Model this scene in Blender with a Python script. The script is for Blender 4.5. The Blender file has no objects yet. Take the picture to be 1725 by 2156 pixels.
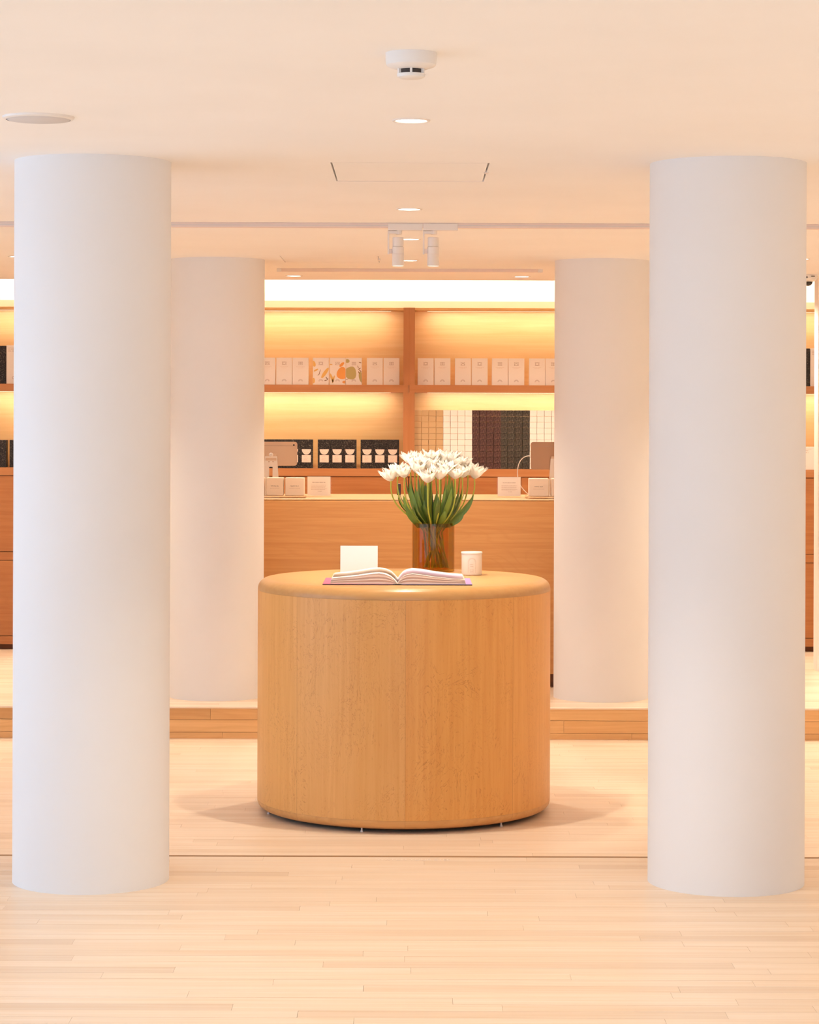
import bpy, bmesh, math, random
from mathutils import Vector, Matrix
random.seed(7)
PI = math.pi
scene = bpy.context.scene
C = scene.collection

# ------------------------------------------------------------------ camera
F = 5000.0                      # focal length in photo pixels (frame 1725 x 2156)
VPX, VPY = 862.5, 866.0         # where the optical axis meets the picture
ROLL = 0.00318
cam = bpy.data.cameras.new('camera'); cam_o = bpy.data.objects.new('camera', cam); C.objects.link(cam_o)
cam.sensor_fit = 'HORIZONTAL'; cam.sensor_width = 36.0; cam.lens = F / 1725 * 36.0
cam.shift_y = (VPY - 1078) / 1725.0
cam.clip_end = 100
cam_o.matrix_world = Matrix.Translation((0, 0, 1.7)) @ Matrix.Rotation(PI/2, 4, 'X') @ Matrix.Rotation(ROLL, 4, 'Z')
scene.camera = cam_o

def P(px, py, d):
    """photo pixel + distance along the room -> world point"""
    dx, dy = px - VPX, py - VPY
    return Vector(((dx + dy*ROLL) / F * d, d, 1.7 - (dy - dx*ROLL) / F * d))
def PX(px, py, d): return P(px, py, d).x
def PZ(px, py, d): return P(px, py, d).z

# ------------------------------------------------------------------ light and exposure
DAY = 2.95          # sky outside the windows
SPOT = 128.0        # recessed downlights
LED = 3.7           # shelf strips
COVE = 55.0
WARM = (1.0, 0.845, 0.67)
world = bpy.data.worlds.new('sky'); scene.world = world; world.use_nodes = True
bg = world.node_tree.nodes['Background']; bg.inputs[0].default_value = (0.60, 0.76, 1.0, 1); bg.inputs[1].default_value = DAY
vs = scene.view_settings
vs.view_transform = 'Standard'; vs.look = 'None'; vs.gamma = 1; vs.use_curve_mapping = False; vs.exposure = -0.03
scene.cycles.use_denoising = True
scene.cycles.max_bounces = 12; scene.cycles.diffuse_bounces = 8; scene.cycles.transparent_max_bounces = 16
scene.cycles.sample_clamp_indirect = 6

# ------------------------------------------------------------------ helpers
def srgb(r, g, b):
    f = lambda c: (c/255/12.92 if c/255 <= 0.04045 else ((c/255+0.055)/1.055)**2.4)
    return (f(r), f(g), f(b), 1)

def link(o, parent=None):
    C.objects.link(o)
    if parent is not None: o.parent = parent
    return o
def obj(name, bm, m, parent=None, loc=None, smooth=False, rot=None):
    me = bpy.data.meshes.new(name)
    bmesh.ops.recalc_face_normals(bm, faces=bm.faces[:])
    bm.to_mesh(me); bm.free()
    if m is not None:
        for mm in (m if isinstance(m, (list, tuple)) else [m]): me.materials.append(mm)
    if smooth:
        for p in me.polygons: p.use_smooth = True
    o = bpy.data.objects.new(name, me)
    if loc is not None: o.location = loc
    if rot is not None: o.rotation_euler = rot
    return link(o, parent)
def smooth_angle(o, deg=35):
    me = o.data
    for p in me.polygons: p.use_smooth = True
    me.set_sharp_from_angle(angle=math.radians(deg))
    return o
def inst(name, me, parent=None, loc=(0,0,0), rot=(0,0,0)):
    o = bpy.data.objects.new(name, me); o.location = loc; o.rotation_euler = rot
    return link(o, parent)
def tag(o, label=None, cat=None, group=None, kind=None):
    if label: o['label'] = label
    if cat: o['category'] = cat
    if group: o['group'] = group
    if kind: o['kind'] = kind
    return o
def thing(name, label, cat, loc=(0,0,0), rotz=0, group=None):
    o = bpy.data.objects.new(name, None); o.empty_display_size = 0.05
    o.location = loc; o.rotation_euler = (0,0,rotz); C.objects.link(o)
    return tag(o, label, cat, group)
def struct(name, bm, m, label=None, cat=None, parent=None):
    o = obj(name, bm, m, parent)
    if parent is None: tag(o, label, cat, kind='structure')
    return o

def box(bm, x0, x1, y0, y1, z0, z1, bev=0, seg=2):
    r = bmesh.ops.create_cube(bm, size=1)
    vs_ = r['verts']
    bmesh.ops.scale(bm, vec=(x1-x0, y1-y0, z1-z0), verts=vs_)
    bmesh.ops.translate(bm, vec=((x0+x1)/2, (y0+y1)/2, (z0+z1)/2), verts=vs_)
    if bev:
        es = list({e for v in vs_ for e in v.link_edges})
        bmesh.ops.bevel(bm, geom=es, offset=bev, segments=seg, affect='EDGES', profile=0.5)
    return bm
def B(*a, **k): return box(bmesh.new(), *a, **k)
def lathe(bm, prof, n=64, a0=0.0, a1=2*PI, c=(0,0)):
    """prof: list of (r,z); r==0 ends are collapsed"""
    full = abs(a1-a0-2*PI) < 1e-6
    m = n if full else n+1
    rings = []
    for r, z in prof:
        if r < 1e-6:
            rings.append([bm.verts.new((c[0], c[1], z))]*m)
        else:
            rings.append([bm.verts.new((c[0]+r*math.cos(a0+(a1-a0)*i/n), c[1]+r*math.sin(a0+(a1-a0)*i/n), z)) for i in range(m)])
    for k in range(len(prof)-1):
        A, D = rings[k], rings[k+1]
        for i in range(n):
            j = (i+1) % m
            f = []
            for v in (A[i], A[j], D[j], D[i]):
                if v not in f: f.append(v)
            if len(f) >= 3:
                try: bm.faces.new(f)
                except ValueError: pass
    return bm
def L(prof, n=64, **k): return lathe(bmesh.new(), prof, n, **k)
def tube(bm, pts, r, n=8, caps=True):
    pts = [Vector(p) for p in pts]
    rs = r if isinstance(r, (list, tuple)) else [r]*len(pts)
    prev = None; rings = []
    for i, p in enumerate(pts):
        t = (pts[min(i+1, len(pts)-1)] - pts[max(i-1, 0)]).normalized()
        if prev is None:
            u = t.orthogonal().normalized()
        else:
            u = (prev - t*prev.dot(t)).normalized()
        prev = u; w = t.cross(u)
        rings.append([bm.verts.new(p + (u*math.cos(2*PI*k/n) + w*math.sin(2*PI*k/n))*rs[i]) for k in range(n)])
    for a, b in zip(rings, rings[1:]):
        for k in range(n): bm.faces.new((a[k], a[(k+1)%n], b[(k+1)%n], b[k]))
    if caps:
        bm.faces.new(rings[0]); bm.faces.new(rings[-1])
    return bm
def bez(p0, p1, p2, p3, n=12):
    p0, p1, p2, p3 = map(Vector, (p0, p1, p2, p3)); out = []
    for i in range(n+1):
        t = i/n; s = 1-t
        out.append(p0*s**3 + p1*3*s*s*t + p2*3*s*t*t + p3*t**3)
    return out
def prism(bm, pts, y0, y1):
    """polygon pts (x,z) extruded from y0 to y1"""
    a = [bm.verts.new((x, y0, z)) for x, z in pts]; b = [bm.verts.new((x, y1, z)) for x, z in pts]
    n = len(pts)
    bm.faces.new(a); bm.faces.new(b[::-1])
    for i in range(n): bm.faces.new((a[i], b[i], b[(i+1)%n], a[(i+1)%n]))
    return bm
def prism_x(bm, pts, x0, x1):
    """polygon pts (y,z) extruded along x"""
    a = [bm.verts.new((x0, y, z)) for y, z in pts]; b = [bm.verts.new((x1, y, z)) for y, z in pts]
    n = len(pts)
    bm.faces.new(a); bm.faces.new(b[::-1])
    for i in range(n): bm.faces.new((a[i], b[i], b[(i+1)%n], a[(i+1)%n]))
    return bm
def flat(bm, pts, y):
    bm.faces.new([bm.verts.new((x, y, z)) for x, z in pts]); return bm
def rect(bm, x0, x1, z0, z1, y): return flat(bm, [(x0,z0),(x1,z0),(x1,z1),(x0,z1)], y)
def arc(bm, cx, cz, r0, r1, a0, a1, y, n=14):
    for i in range(n):
        s, e = a0+(a1-a0)*i/n, a0+(a1-a0)*(i+1)/n
        flat(bm, [(cx+r0*math.cos(s), cz+r0*math.sin(s)), (cx+r1*math.cos(s), cz+r1*math.sin(s)),
                  (cx+r1*math.cos(e), cz+r1*math.sin(e)), (cx+r0*math.cos(e), cz+r0*math.sin(e))], y)
    return bm
def rrect(w, h, r, n=6, cx=0, cz=0):
    out = []
    for sx, sz, a in ((1,1,0), (-1,1,PI/2), (-1,-1,PI), (1,-1,1.5*PI)):
        for k in range(n+1):
            t = a + PI/2*k/n
            out.append((cx+sx*(w/2-r)+r*math.cos(t), cz+sz*(h/2-r)+r*math.sin(t)))
    return out
def words(bm, x0, x1, z, h, y, rnd, dens=0.75):
    """a line of tiny print: letter-like upright strokes in word groups"""
    x = x0
    while x < x1:
        n = rnd.randint(3, 8)
        for _ in range(n):
            w = h*rnd.uniform(.35, .6)
            if x+w > x1: break
            k = rnd.random()
            rect(bm, x, x+w*.4, z, z+h, y)
            if k < .5: rect(bm, x+w*.4, x+w, z+h*.35, z+h*.65, y)
            else: rect(bm, x+w*.4, x+w, z, z+h*.3, y)
            x += w + h*.22
        x += h*.6
    return bm

# ------------------------------------------------------------------ materials
def mat(name, col, rough=0.5, metal=0, spec=0.5, emis=None, es=0):
    m = bpy.data.materials.new(name); m.use_nodes = True
    b = m.node_tree.nodes['Principled BSDF']
    b.inputs['Base Color'].default_value = col if len(col) == 4 else (*col, 1)
    b.inputs['Roughness'].default_value = rough; b.inputs['Metallic'].default_value = metal
    b.inputs['Specular IOR Level'].default_value = spec
    if emis:
        b.inputs['Emission Color'].default_value = (*emis[:3], 1); b.inputs['Emission Strength'].default_value = es
    return m
class N:
    def __init__(s, m): s.nt = m.node_tree; s.b = s.nt.nodes['Principled BSDF']
    def new(s, t, **k):
        n = s.nt.nodes.new(t)
        for a, v in k.items(): setattr(n, a, v)
        return n
    def ln(s, a, b): s.nt.links.new(a, b)
    def math(s, op, a, b=None, c=None):
        n = s.new('ShaderNodeMath', operation=op)
        for i, v in enumerate((a, b, c)):
            if v is None: continue
            if isinstance(v, (int, float)): n.inputs[i].default_value = v
            else: s.ln(v, n.inputs[i])
        return n.outputs[0]
    def ramp(s, fac, stops):
        n = s.new('ShaderNodeValToRGB'); e = n.color_ramp.elements
        while len(e) > 1: e.remove(e[-1])
        e[0].position = stops[0][0]; e[0].color = stops[0][1]
        for p, c in stops[1:]:
            q = e.new(p); q.color = c
        s.ln(fac, n.inputs[0]); return n.outputs[0]
    def mix(s, f, a, b, mode='MIX'):
        n = s.new('ShaderNodeMix', data_type='RGBA', blend_type=mode)
        for i, v in ((0, f), (6, a), (7, b)):
            if isinstance(v, (int, float)): n.inputs[i].default_value = v
            elif isinstance(v, tuple): n.inputs[i].default_value = v
            else: s.ln(v, n.inputs[i])
        return n.outputs[2]
    def noise(s, vec, scale, detail=4, dist=0, rough=0.5):
        n = s.new('ShaderNodeTexNoise'); n.inputs['Scale'].default_value = scale
        n.inputs['Detail'].default_value = detail; n.inputs['Distortion'].default_value = dist; n.inputs['Roughness'].default_value = rough
        s.ln(vec, n.inputs['Vector']); return n.outputs[0]
    def coords(s, sc, rand=0.0, kind='Object'):
        tc = s.new('ShaderNodeTexCoord'); mp = s.new('ShaderNodeMapping'); mp.inputs['Scale'].default_value = sc
        s.ln(tc.outputs[kind], mp.inputs['Vector'])
        if rand:
            oi = s.new('ShaderNodeObjectInfo')
            cx = s.new('ShaderNodeCombineXYZ')
            for i in range(3): s.ln(s.math('MULTIPLY', oi.outputs['Random'], rand*(1+.37*i)), cx.inputs[i])
            s.ln(cx.outputs[0], mp.inputs['Location'])
        return mp.outputs[0]

def wood(name, light, dark, grain='X', rand=20.0, rough=0.4, var=0.0, figure=0.5, eyes=False, spec=0.4, scale=1.0):
    """procedural maple / beech: long streaks along the grain axis, faint cathedral lines"""
    m = mat(name, light, rough, spec=spec); n = N(m)
    lo, hi = 1.6*scale, 48.0*scale
    sc = {'X': (lo, hi, hi), 'Z': (hi, hi, lo), 'Y': (hi, lo, hi)}[grain]
    v = n.coords(sc, rand)
    streak = n.noise(v, 1.0, 6, 0.5, 0.55)
    sc2 = {'X': (.5*scale, 3.5*scale, 3.5*scale), 'Z': (3.5*scale, 3.5*scale, .5*scale), 'Y': (3.5*scale, .5*scale, 3.5*scale)}[grain]
    v2 = n.coords(sc2, rand)
    big = n.noise(v2, 1.0, 2, 0.3)
    lines = n.math('SINE', n.math('MULTIPLY', big, 130.0))
    lines = n.math('POWER', n.math('MULTIPLY_ADD', lines, .5, .5), 6.0)
    col = n.mix(n.ramp(streak, [(.3, (0,0,0,1)), (.72, (1,1,1,1))]), light, dark)
    col = n.mix(n.math('MULTIPLY', lines, figure*.55), col, dark)
    if eyes:
        vz = n.coords((8, 8, 3.6), rand)
        f1 = n.noise(vz, 1.0, 5, 2.2, .62)
        sq = n.math('ABSOLUTE', n.math('SUBTRACT', n.math('FRACT', n.math('MULTIPLY', f1, 9.0)), .5))
        thin = n.ramp(sq, [(0.0, (1,1,1,1)), (.06, (0,0,0,1))])
        msk = n.ramp(n.noise(n.coords((5, 5, 3), rand), 1.0, 3), [(.42, (0,0,0,1)), (.56, (1,1,1,1))])
        dk = (dark[0]*.60, dark[1]*.46, dark[2]*.36, 1)
        col = n.mix(n.math('MULTIPLY', n.math('MULTIPLY', thin, msk), .7), col, dk)
        pore = n.ramp(n.noise(n.coords((150, 150, 30), rand), 1.0, 2), [(.64, (0,0,0,1)), (.74, (1,1,1,1))])
        col = n.mix(n.math('MULTIPLY', pore, .22), col, dk)
    if var:
        oi = n.new('ShaderNodeObjectInfo')
        col = n.mix(var, col, n.ramp(oi.outputs['Random'], [(0, (.70,.60,.50,1)), (.15, (.86,.80,.72,1)), (.5, (1,1,1,1)), (.8, (1.0,.97,.93,1)), (1, (1,1,1,1))]), 'MULTIPLY')
    n.ln(col, n.b.inputs['Base Color'])
    bp = n.new('ShaderNodeBump'); bp.inputs['Strength'].default_value = .04; bp.inputs['Distance'].default_value = .002
    n.ln(streak, bp.inputs['Height']); n.ln(bp.outputs[0], n.b.inputs['Normal'])
    return m
def plaster(name, col, rough=.85):
    m = mat(name, col, rough, spec=.25); n = N(m)
    v = n.coords((1, 1, 1))
    f = n.noise(v, 90, 3)
    bp = n.new('ShaderNodeBump'); bp.inputs['Strength'].default_value = .03; bp.inputs['Distance'].default_value = .002
    n.ln(f, bp.inputs['Height']); n.ln(bp.outputs[0], n.b.inputs['Normal'])
    c = n.mix(n.ramp(n.noise(v, 2.0, 3), [(.3, (0,0,0,1)), (.7, (1,1,1,1))]), col, (col[0]*.975, col[1]*.972, col[2]*.968, 1))
    n.ln(c, n.b.inputs['Base Color']); return m
def speckle(name, base, dots, scale=260, thr=.63):
    m = mat(name, base, .45, spec=.3); n = N(m)
    v = n.coords((1, 1, 1), 7.0)
    f = n.noise(v, scale, 3, 1.5, .7)
    n.ln(n.mix(n.ramp(f, [(thr, (0,0,0,1)), (thr+.06, (1,1,1,1))]), base, dots), n.b.inputs['Base Color']); return m
def curls(name, base, ink):
    """small scrolling print on the dark cartons"""
    m = mat(name, base, .5, spec=.3); n = N(m)
    v = n.coords((1, 1, 1))
    f = n.noise(v, 75, 2, 1.4)
    s = n.math('ABSOLUTE', n.math('SUBTRACT', n.math('FRACT', n.math('MULTIPLY', f, 6.0)), .5))
    n.ln(n.mix(n.ramp(s, [(.0, (.9,.9,.9,1)), (.17, (0,0,0,1))]), base, ink), n.b.inputs['Base Color']); return m
def emit(name, col, st):
    m = bpy.data.materials.new(name); m.use_nodes = True; nt = m.node_tree
    nt.nodes.remove(nt.nodes['Principled BSDF'])
    e = nt.nodes.new('ShaderNodeEmission'); e.inputs[0].default_value = (*col[:3], 1); e.inputs[1].default_value = st
    nt.links.new(e.outputs[0], nt.nodes['Material Output'].inputs[0]); return m
def thin_glass(name, tint, gloss=.08):
    m = bpy.data.materials.new(name); m.use_nodes = True; nt = m.node_tree
    nt.nodes.remove(nt.nodes['Principled BSDF'])
    t = nt.nodes.new('ShaderNodeBsdfTransparent'); t.inputs[0].default_value = (*tint, 1)
    g = nt.nodes.new('ShaderNodeBsdfGlossy'); g.inputs['Roughness'].default_value = .03
    lw = nt.nodes.new('ShaderNodeLayerWeight'); lw.inputs[0].default_value = .25
    ml = nt.nodes.new('ShaderNodeMath'); ml.operation = 'MULTIPLY_ADD'; ml.inputs[1].default_value = .28; ml.inputs[2].default_value = gloss*.2
    mx = nt.nodes.new('ShaderNodeMixShader')
    nt.links.new(lw.outputs['Fresnel'], ml.inputs[0]); nt.links.new(ml.outputs[0], mx.inputs[0])
    nt.links.new(t.outputs[0], mx.inputs[1]); nt.links.new(g.outputs[0], mx.inputs[2])
    nt.links.new(mx.outputs[0], nt.nodes['Material Output'].inputs[0]); return m

M = {}
M['ceiling'] = plaster('ceiling_paint', (.90, .885, .87, 1))
M['white'] = plaster('column_paint', (.80, .80, .81, 1))
M['wallw'] = plaster('wall_paint', (.85, .83, .80, 1))
M['floorw'] = wood('floor_maple', (.87, .755, .63, 1), (.80, .64, .47, 1), 'X', 30, .38, var=.42, figure=.2)
M['gap'] = mat('joint_dark', (.42, .24, .11, 1), .9)
M['riser'] = wood('riser_maple', (.80, .50, .23, 1), (.68, .39, .16, 1), 'X', 30, .45, var=.9, figure=.8)
M['nosing'] = mat('nosing_bronze', (.32, .17, .07, 1), .5)
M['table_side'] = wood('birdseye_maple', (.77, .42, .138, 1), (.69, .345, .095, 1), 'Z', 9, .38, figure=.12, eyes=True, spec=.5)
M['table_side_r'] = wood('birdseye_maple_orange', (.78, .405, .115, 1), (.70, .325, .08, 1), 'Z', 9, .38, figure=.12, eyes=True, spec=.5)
M['table_top'] = wood('table_top_maple', (.57, .325, .125, 1), (.52, .28, .098, 1), 'X', 9, .30, figure=.3, spec=.5)
M['table_rim'] = wood('table_rim_maple', (.72, .40, .15, 1), (.62, .32, .11, 1), 'X', 9, .38, figure=.2, var=.35)
M['counter'] = wood('counter_maple', (.65, .335, .12, 1), (.55, .25, .08, 1), 'X', 3, .42, figure=.55)
M['ctop'] = wood('counter_top_maple', (.62, .40, .20, 1), (.57, .34, .15, 1), 'X', 3, .40, figure=.3)
M['cab'] = wood('cabinet_cherry', (.43, .175, .056, 1), (.35, .125, .036, 1), 'X', 6, .45, figure=.5)
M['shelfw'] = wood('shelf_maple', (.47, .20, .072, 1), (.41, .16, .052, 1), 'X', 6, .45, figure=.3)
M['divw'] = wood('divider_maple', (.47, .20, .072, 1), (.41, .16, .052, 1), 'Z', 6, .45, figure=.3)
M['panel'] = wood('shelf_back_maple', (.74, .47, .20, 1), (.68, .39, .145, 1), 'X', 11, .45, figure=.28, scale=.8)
M['toe'] = mat('toe_kick', (.16, .06, .02, 1), .7)
M['plastic'] = mat('white_plastic', (.80, .77, .74, 1), .45)
M['metalw'] = mat('white_powder_coat', (.78, .73, .69, 1), .4)
M['rail'] = mat('track_shaded_white', (.76, .64, .59, 1), .4)  # white rail in shadow, its shade put into the pinkish tone
M['darkslot'] = mat('dark_slot', (.05, .035, .03, 1), .6)
M['lens'] = emit('downlight_lens', (1, .93, .8), 9.0)
M['ledm'] = emit('led_strip', (1, .80, .55), 3.0)
M['grille'] = mat('speaker_grille', (.62, .60, .60, 1), .6)
M['blackdome'] = mat('black_dome', (.02, .018, .018, 1), .12)
M['pouch'] = mat('cream_pouch', (.90, .84, .77, 1), .5)
M['ink'] = mat('brown_ink', (.38, .24, .17, 1), .6)
M['inkd'] = mat('dark_ink', (.14, .09, .07, 1), .6)
M['inkm'] = mat('soft_ink', (.42, .29, .22, 1), .6)
M['p_or'] = mat('print_orange', (.85, .38, .09, 1), .55)
M['p_ye'] = mat('print_yellow', (.80, .50, .14, 1), .55)
M['p_gr'] = mat('print_green', (.50, .42, .16, 1), .55)
M['p_br'] = mat('print_brown', (.28, .15, .06, 1), .55)
M['black'] = speckle('black_speckle', (.012, .010, .009, 1), (.34, .26, .20, 1), 190, .585)
M['lbl'] = mat('pink_label', (.86, .64, .52, 1), .55)
M['kraft'] = mat('kraft_card', (.55, .37, .19, 1), .7)
M['wcard'] = mat('white_card', (.86, .82, .76, 1), .6)
M['burg'] = curls('burgundy_print', (.040, .014, .014, 1), (.36, .20, .16, 1))
M['dgrn'] = curls('charcoal_print', (.020, .018, .015, 1), (.30, .24, .18, 1))
M['alu'] = mat('brushed_aluminium', (.66, .50, .38, 1), .42, metal=.2)
M['alud'] = mat('bronze_aluminium', (.46, .29, .19, 1), .42, metal=.2)
M['paper'] = mat('white_paper', (.92, .86, .80, 1), .6)
M['acryl'] = thin_glass('clear_acrylic', (.985, .97, .955), .05)
M['boxw'] = mat('cream_box', (.86, .72, .58, 1), .5)
M['cable'] = mat('white_cable', (.82, .76, .70, 1), .5)
M['petal'] = mat('tulip_petal', (.94, .92, .87, 1), .55)
def petal_glow():
    nt = M['petal'].node_tree; b = nt.nodes['Principled BSDF']
    tr = nt.nodes.new('ShaderNodeBsdfTranslucent'); tr.inputs[0].default_value = (.93, .90, .84, 1)
    mx = nt.nodes.new('ShaderNodeMixShader'); mx.inputs[0].default_value = .42
    nt.links.new(b.outputs[0], mx.inputs[1]); nt.links.new(tr.outputs[0], mx.inputs[2]); nt.links.new(mx.outputs[0], nt.nodes['Material Output'].inputs[0])
petal_glow()
M['leaf'] = None
M['stemg'] = mat('tulip_stem', (.42, .46, .06, 1), .45)
M['amber'] = thin_glass('amber_glass', (.86, .695, .31), .1)
M['candle'] = mat('candle_ceramic', (.86, .80, .73, 1), .35)
M['emb'] = mat('candle_print', (.62, .50, .40, 1), .5)
M['wax'] = mat('candle_lid', (.88, .82, .74, 1), .3)
M['frame_al'] = mat('window_frame_grey', (.35, .35, .36, 1), .4, metal=.6)
M['glass'] = thin_glass('window_glass', (.97, .98, .98), .06)
def leafmat():
    m = mat('tulip_leaf', (.10, .22, .03, 1), .42); n = N(m)
    oi = n.new('ShaderNodeObjectInfo')
    v = n.coords((90, 90, 6), 5)
    c = n.ramp(oi.outputs['Random'], [(0, (.030,.085,.018,1)), (.5, (.085,.17,.02,1)), (1, (.17,.29,.04,1))])
    c = n.mix(n.math('MULTIPLY', n.noise(v, 1, 2), .35), c, (.28,.36,.06,1))
    n.ln(c, n.b.inputs['Base Color']); return m
M['leaf'] = leafmat()

# ------------------------------------------------------------------ room shell
ZC = 2.6                        # ceiling
Y1, Y2 = 9.08, 13.66            # edges of the sunken part of the floor
ZS = -0.183
XW = 5.0                        # side walls
YF, YB = -3.2, 17.25            # wall behind the photographer, wall behind the shelves
PW = 0.075

# floors
bm = bmesh.new()
box(bm, -XW, XW, YF, Y1-.025, -.35, -.012)
box(bm, -XW, XW, YF, 6.055, -.012, 0)
box(bm, -XW, -2.2, 6.055, Y1-.025, -.012, 0); box(bm, 2.2, XW, 6.055, Y1-.025, -.012, 0)
floor = struct('floor', bm, [M['floorw'], M['gap']])
for p in floor.data.polygons:
    if p.center.z < -.011 and p.normal.z > .5: p.material_index = 1
bm = bmesh.new()
box(bm, -XW, XW, Y1-.05, Y2, -.35, ZS-.012)
box(bm, -XW, XW, Y1-.02, 9.905, ZS-.012, ZS); box(bm, -XW, -2.7, 9.905, Y2, ZS-.012, ZS); box(bm, 2.7, XW, 9.905, Y2, ZS-.012, ZS)
floor_s = struct('floor_sunken', bm, [M['floorw'], M['gap']])
for p in floor_s.data.polygons:
    if p.center.z < ZS-.011 and p.normal.z > .5: p.material_index = 1
def plank_mat():
    m = wood('floor_planks_far', (.87, .755, .63, 1), (.80, .64, .47, 1), 'X', 30, .38, figure=.25); n = N(m)
    old = n.b.inputs['Base Color'].links[0].from_socket
    br = n.new('ShaderNodeTexBrick'); v = n.coords((1, 1, 1)); n.ln(v, br.inputs['Vector'])
    br.inputs['Scale'].default_value = 1; br.inputs['Brick Width'].default_value = 1.1; br.inputs['Row Height'].default_value = PW
    br.inputs['Mortar Size'].default_value = .0006; br.inputs['Color1'].default_value = (.82,.75,.66,1); br.inputs['Color2'].default_value = (1,1,1,1)
    br.inputs['Mortar'].default_value = (.6,.45,.3,1); br.inputs['Bias'].default_value = .2
    n.ln(n.mix(.8, old, br.outputs[0], 'MULTIPLY'), n.b.inputs['Base Color']); return m
M['floor_far'] = plank_mat()
bm = B(-XW, XW, Y2-.004, YB, -.35, 0)
struct('floor_back', bm, M['floor_far'])

# planks, each its own board
plank_cache = {}
def plank_mesh(length, w, h):
    k = (round(length, 2), w, h)
    if k not in plank_cache:
        b = B(-k[0]/2+.0004, k[0]/2-.0004, -w/2+.0005, w/2-.0005, -h, 0)
        me = bpy.data.meshes.new('plank'); bmesh.ops.recalc_face_normals(b, faces=b.faces[:]); b.to_mesh(me); b.free()
        me.materials.append(M['floorw']); plank_cache[k] = me
    return plank_cache[k]
def lay(parent, x0, x1, y0, rows, z, seed, lo, hi):
    r = random.Random(seed); cnt = 0
    for i in range(rows):
        x = x0; first = True
        while x < x1 - .01:
            l = round(r.uniform(lo, hi) * (r.uniform(.3, 1) if first else 1), 2); first = False
            if x + l > x1 - .25: l = round(x1 - x, 2)
            inst('plank', plank_mesh(l, PW, .0119), parent, (x+l/2, y0+PW*(i+.5), z + r.uniform(-.0002, .0002)))
            x += l; cnt += 1
    return cnt
NP1 = lay(floor, -2.2, 2.2, 6.055, 40, 0, 11, .7, 1.5)
NP2 = lay(floor_s, -2.7, 2.7, 9.905, 50, ZS, 12, .8, 1.6)

# edge of the step down (a thin bronze nosing) and the step up behind, with its boards
tag(obj('trim_1', B(-XW, XW, Y1-.025, Y1, -.17, .0005), M['nosing']), kind='structure')
riser = struct('trim_2', B(-XW, XW, Y2-.006, Y2-.003, ZS, -.002), M['gap'])
rr = random.Random(5)
rows = [(-.0742, -.010), (-.1462, -.0762), (ZS, -.1482)]
breaks = [[-3.2, PX(444, 1500, Y2), PX(1130, 1500, Y2), 3.2], [-3.2, PX(300, 1500, Y2), PX(1187, 1530, Y2), PX(1820, 1500, Y2), 3.2], [-3.2, PX(470, 1550, Y2), PX(1330, 1550, Y2), 3.2]]
for (z0, z1), bx in zip(rows, breaks):
    for a, b in zip(bx, bx[1:]):
        obj('plank', B(a+.0006, b-.0006, Y2-.018, Y2-.006, z0, z1), M['riser'], riser)
obj('nosing', B(-XW, XW, Y2-.024, Y2+.02, -.010, .0015, bev=.003), M['floorw'], riser)

# ceiling with its two access hatches cut in
HAT = [(-.290, .288, 8.60, 9.30), (PX(589, 540, 13.8), PX(797, 540, 13.8), 13.78, 14.38)]
xs = sorted({-XW, XW, *[h[0] for h in HAT], *[h[1] for h in HAT]})
ys = sorted({YF, 16.3, *[h[2] for h in HAT], *[h[3] for h in HAT]})
bm = bmesh.new(); vv = {}
def V(x, y, z):
    if (x, y, z) not in vv: vv[(x, y, z)] = bm.verts.new((x, y, z))
    return vv[(x, y, z)]
for i in range(len(xs)-1):
    for j in range(len(ys)-1):
        cx, cy = (xs[i]+xs[i+1])/2, (ys[j]+ys[j+1])/2
        if any(h[0] < cx < h[1] and h[2] < cy < h[3] for h in HAT): continue
        bm.faces.new((V(xs[i], ys[j], ZC), V(xs[i+1], ys[j], ZC), V(xs[i+1], ys[j+1], ZC), V(xs[i], ys[j+1], ZC)))
ceil = struct('ceiling', bm, M['ceiling'])
sm = ceil.modifiers.new('thick', 'SOLIDIFY'); sm.thickness = .04; sm.offset = 1
obj('cove_lip', B(-XW, XW, 16.27, 16.3, ZC+.04, 3.0), M['ceiling'], ceil)
obj('cove_top', B(-XW, XW, 16.27, YB, 3.0, 3.04), M['ceiling'], ceil)
M['void'] = mat('hatch_void', (.36, .20, .11, 1), .9)
for k, (x0, x1, y0, y1) in enumerate(HAT):
    t = thing('access_hatch', ['square white ceiling hatch between the two nearest columns', 'small white ceiling hatch near the thin ceiling rail at the back'][k], 'hatch', ((x0+x1)/2, (y0+y1)/2, ZC))
    hw, hd = (x1-x0)/2, (y1-y0)/2
    g = (.0065, .013) if k == 0 else (.004, .0015)
    obj('panel', B(-hw+g[0], hw-g[0], -hd+g[1], hd-g[1], .0005, .02), M['ceiling'], t)
    obj('frame', B(-hw-.02, hw+.02, -hd-.02, hd+.02, .042, .06), M['void'], t)  # backing sheet; the darkness of the gaps is put into its brown colour
    lb = B(hw-g[0]*1.6, hw+g[0]*1.2, -.02, .02, -.003, .012, bev=.002) if k == 0 else B(hw-.006, hw+.008, -.1, .02, -.010, .008, bev=.002)
    obj('latch', lb, M['metalw'], t)

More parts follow.
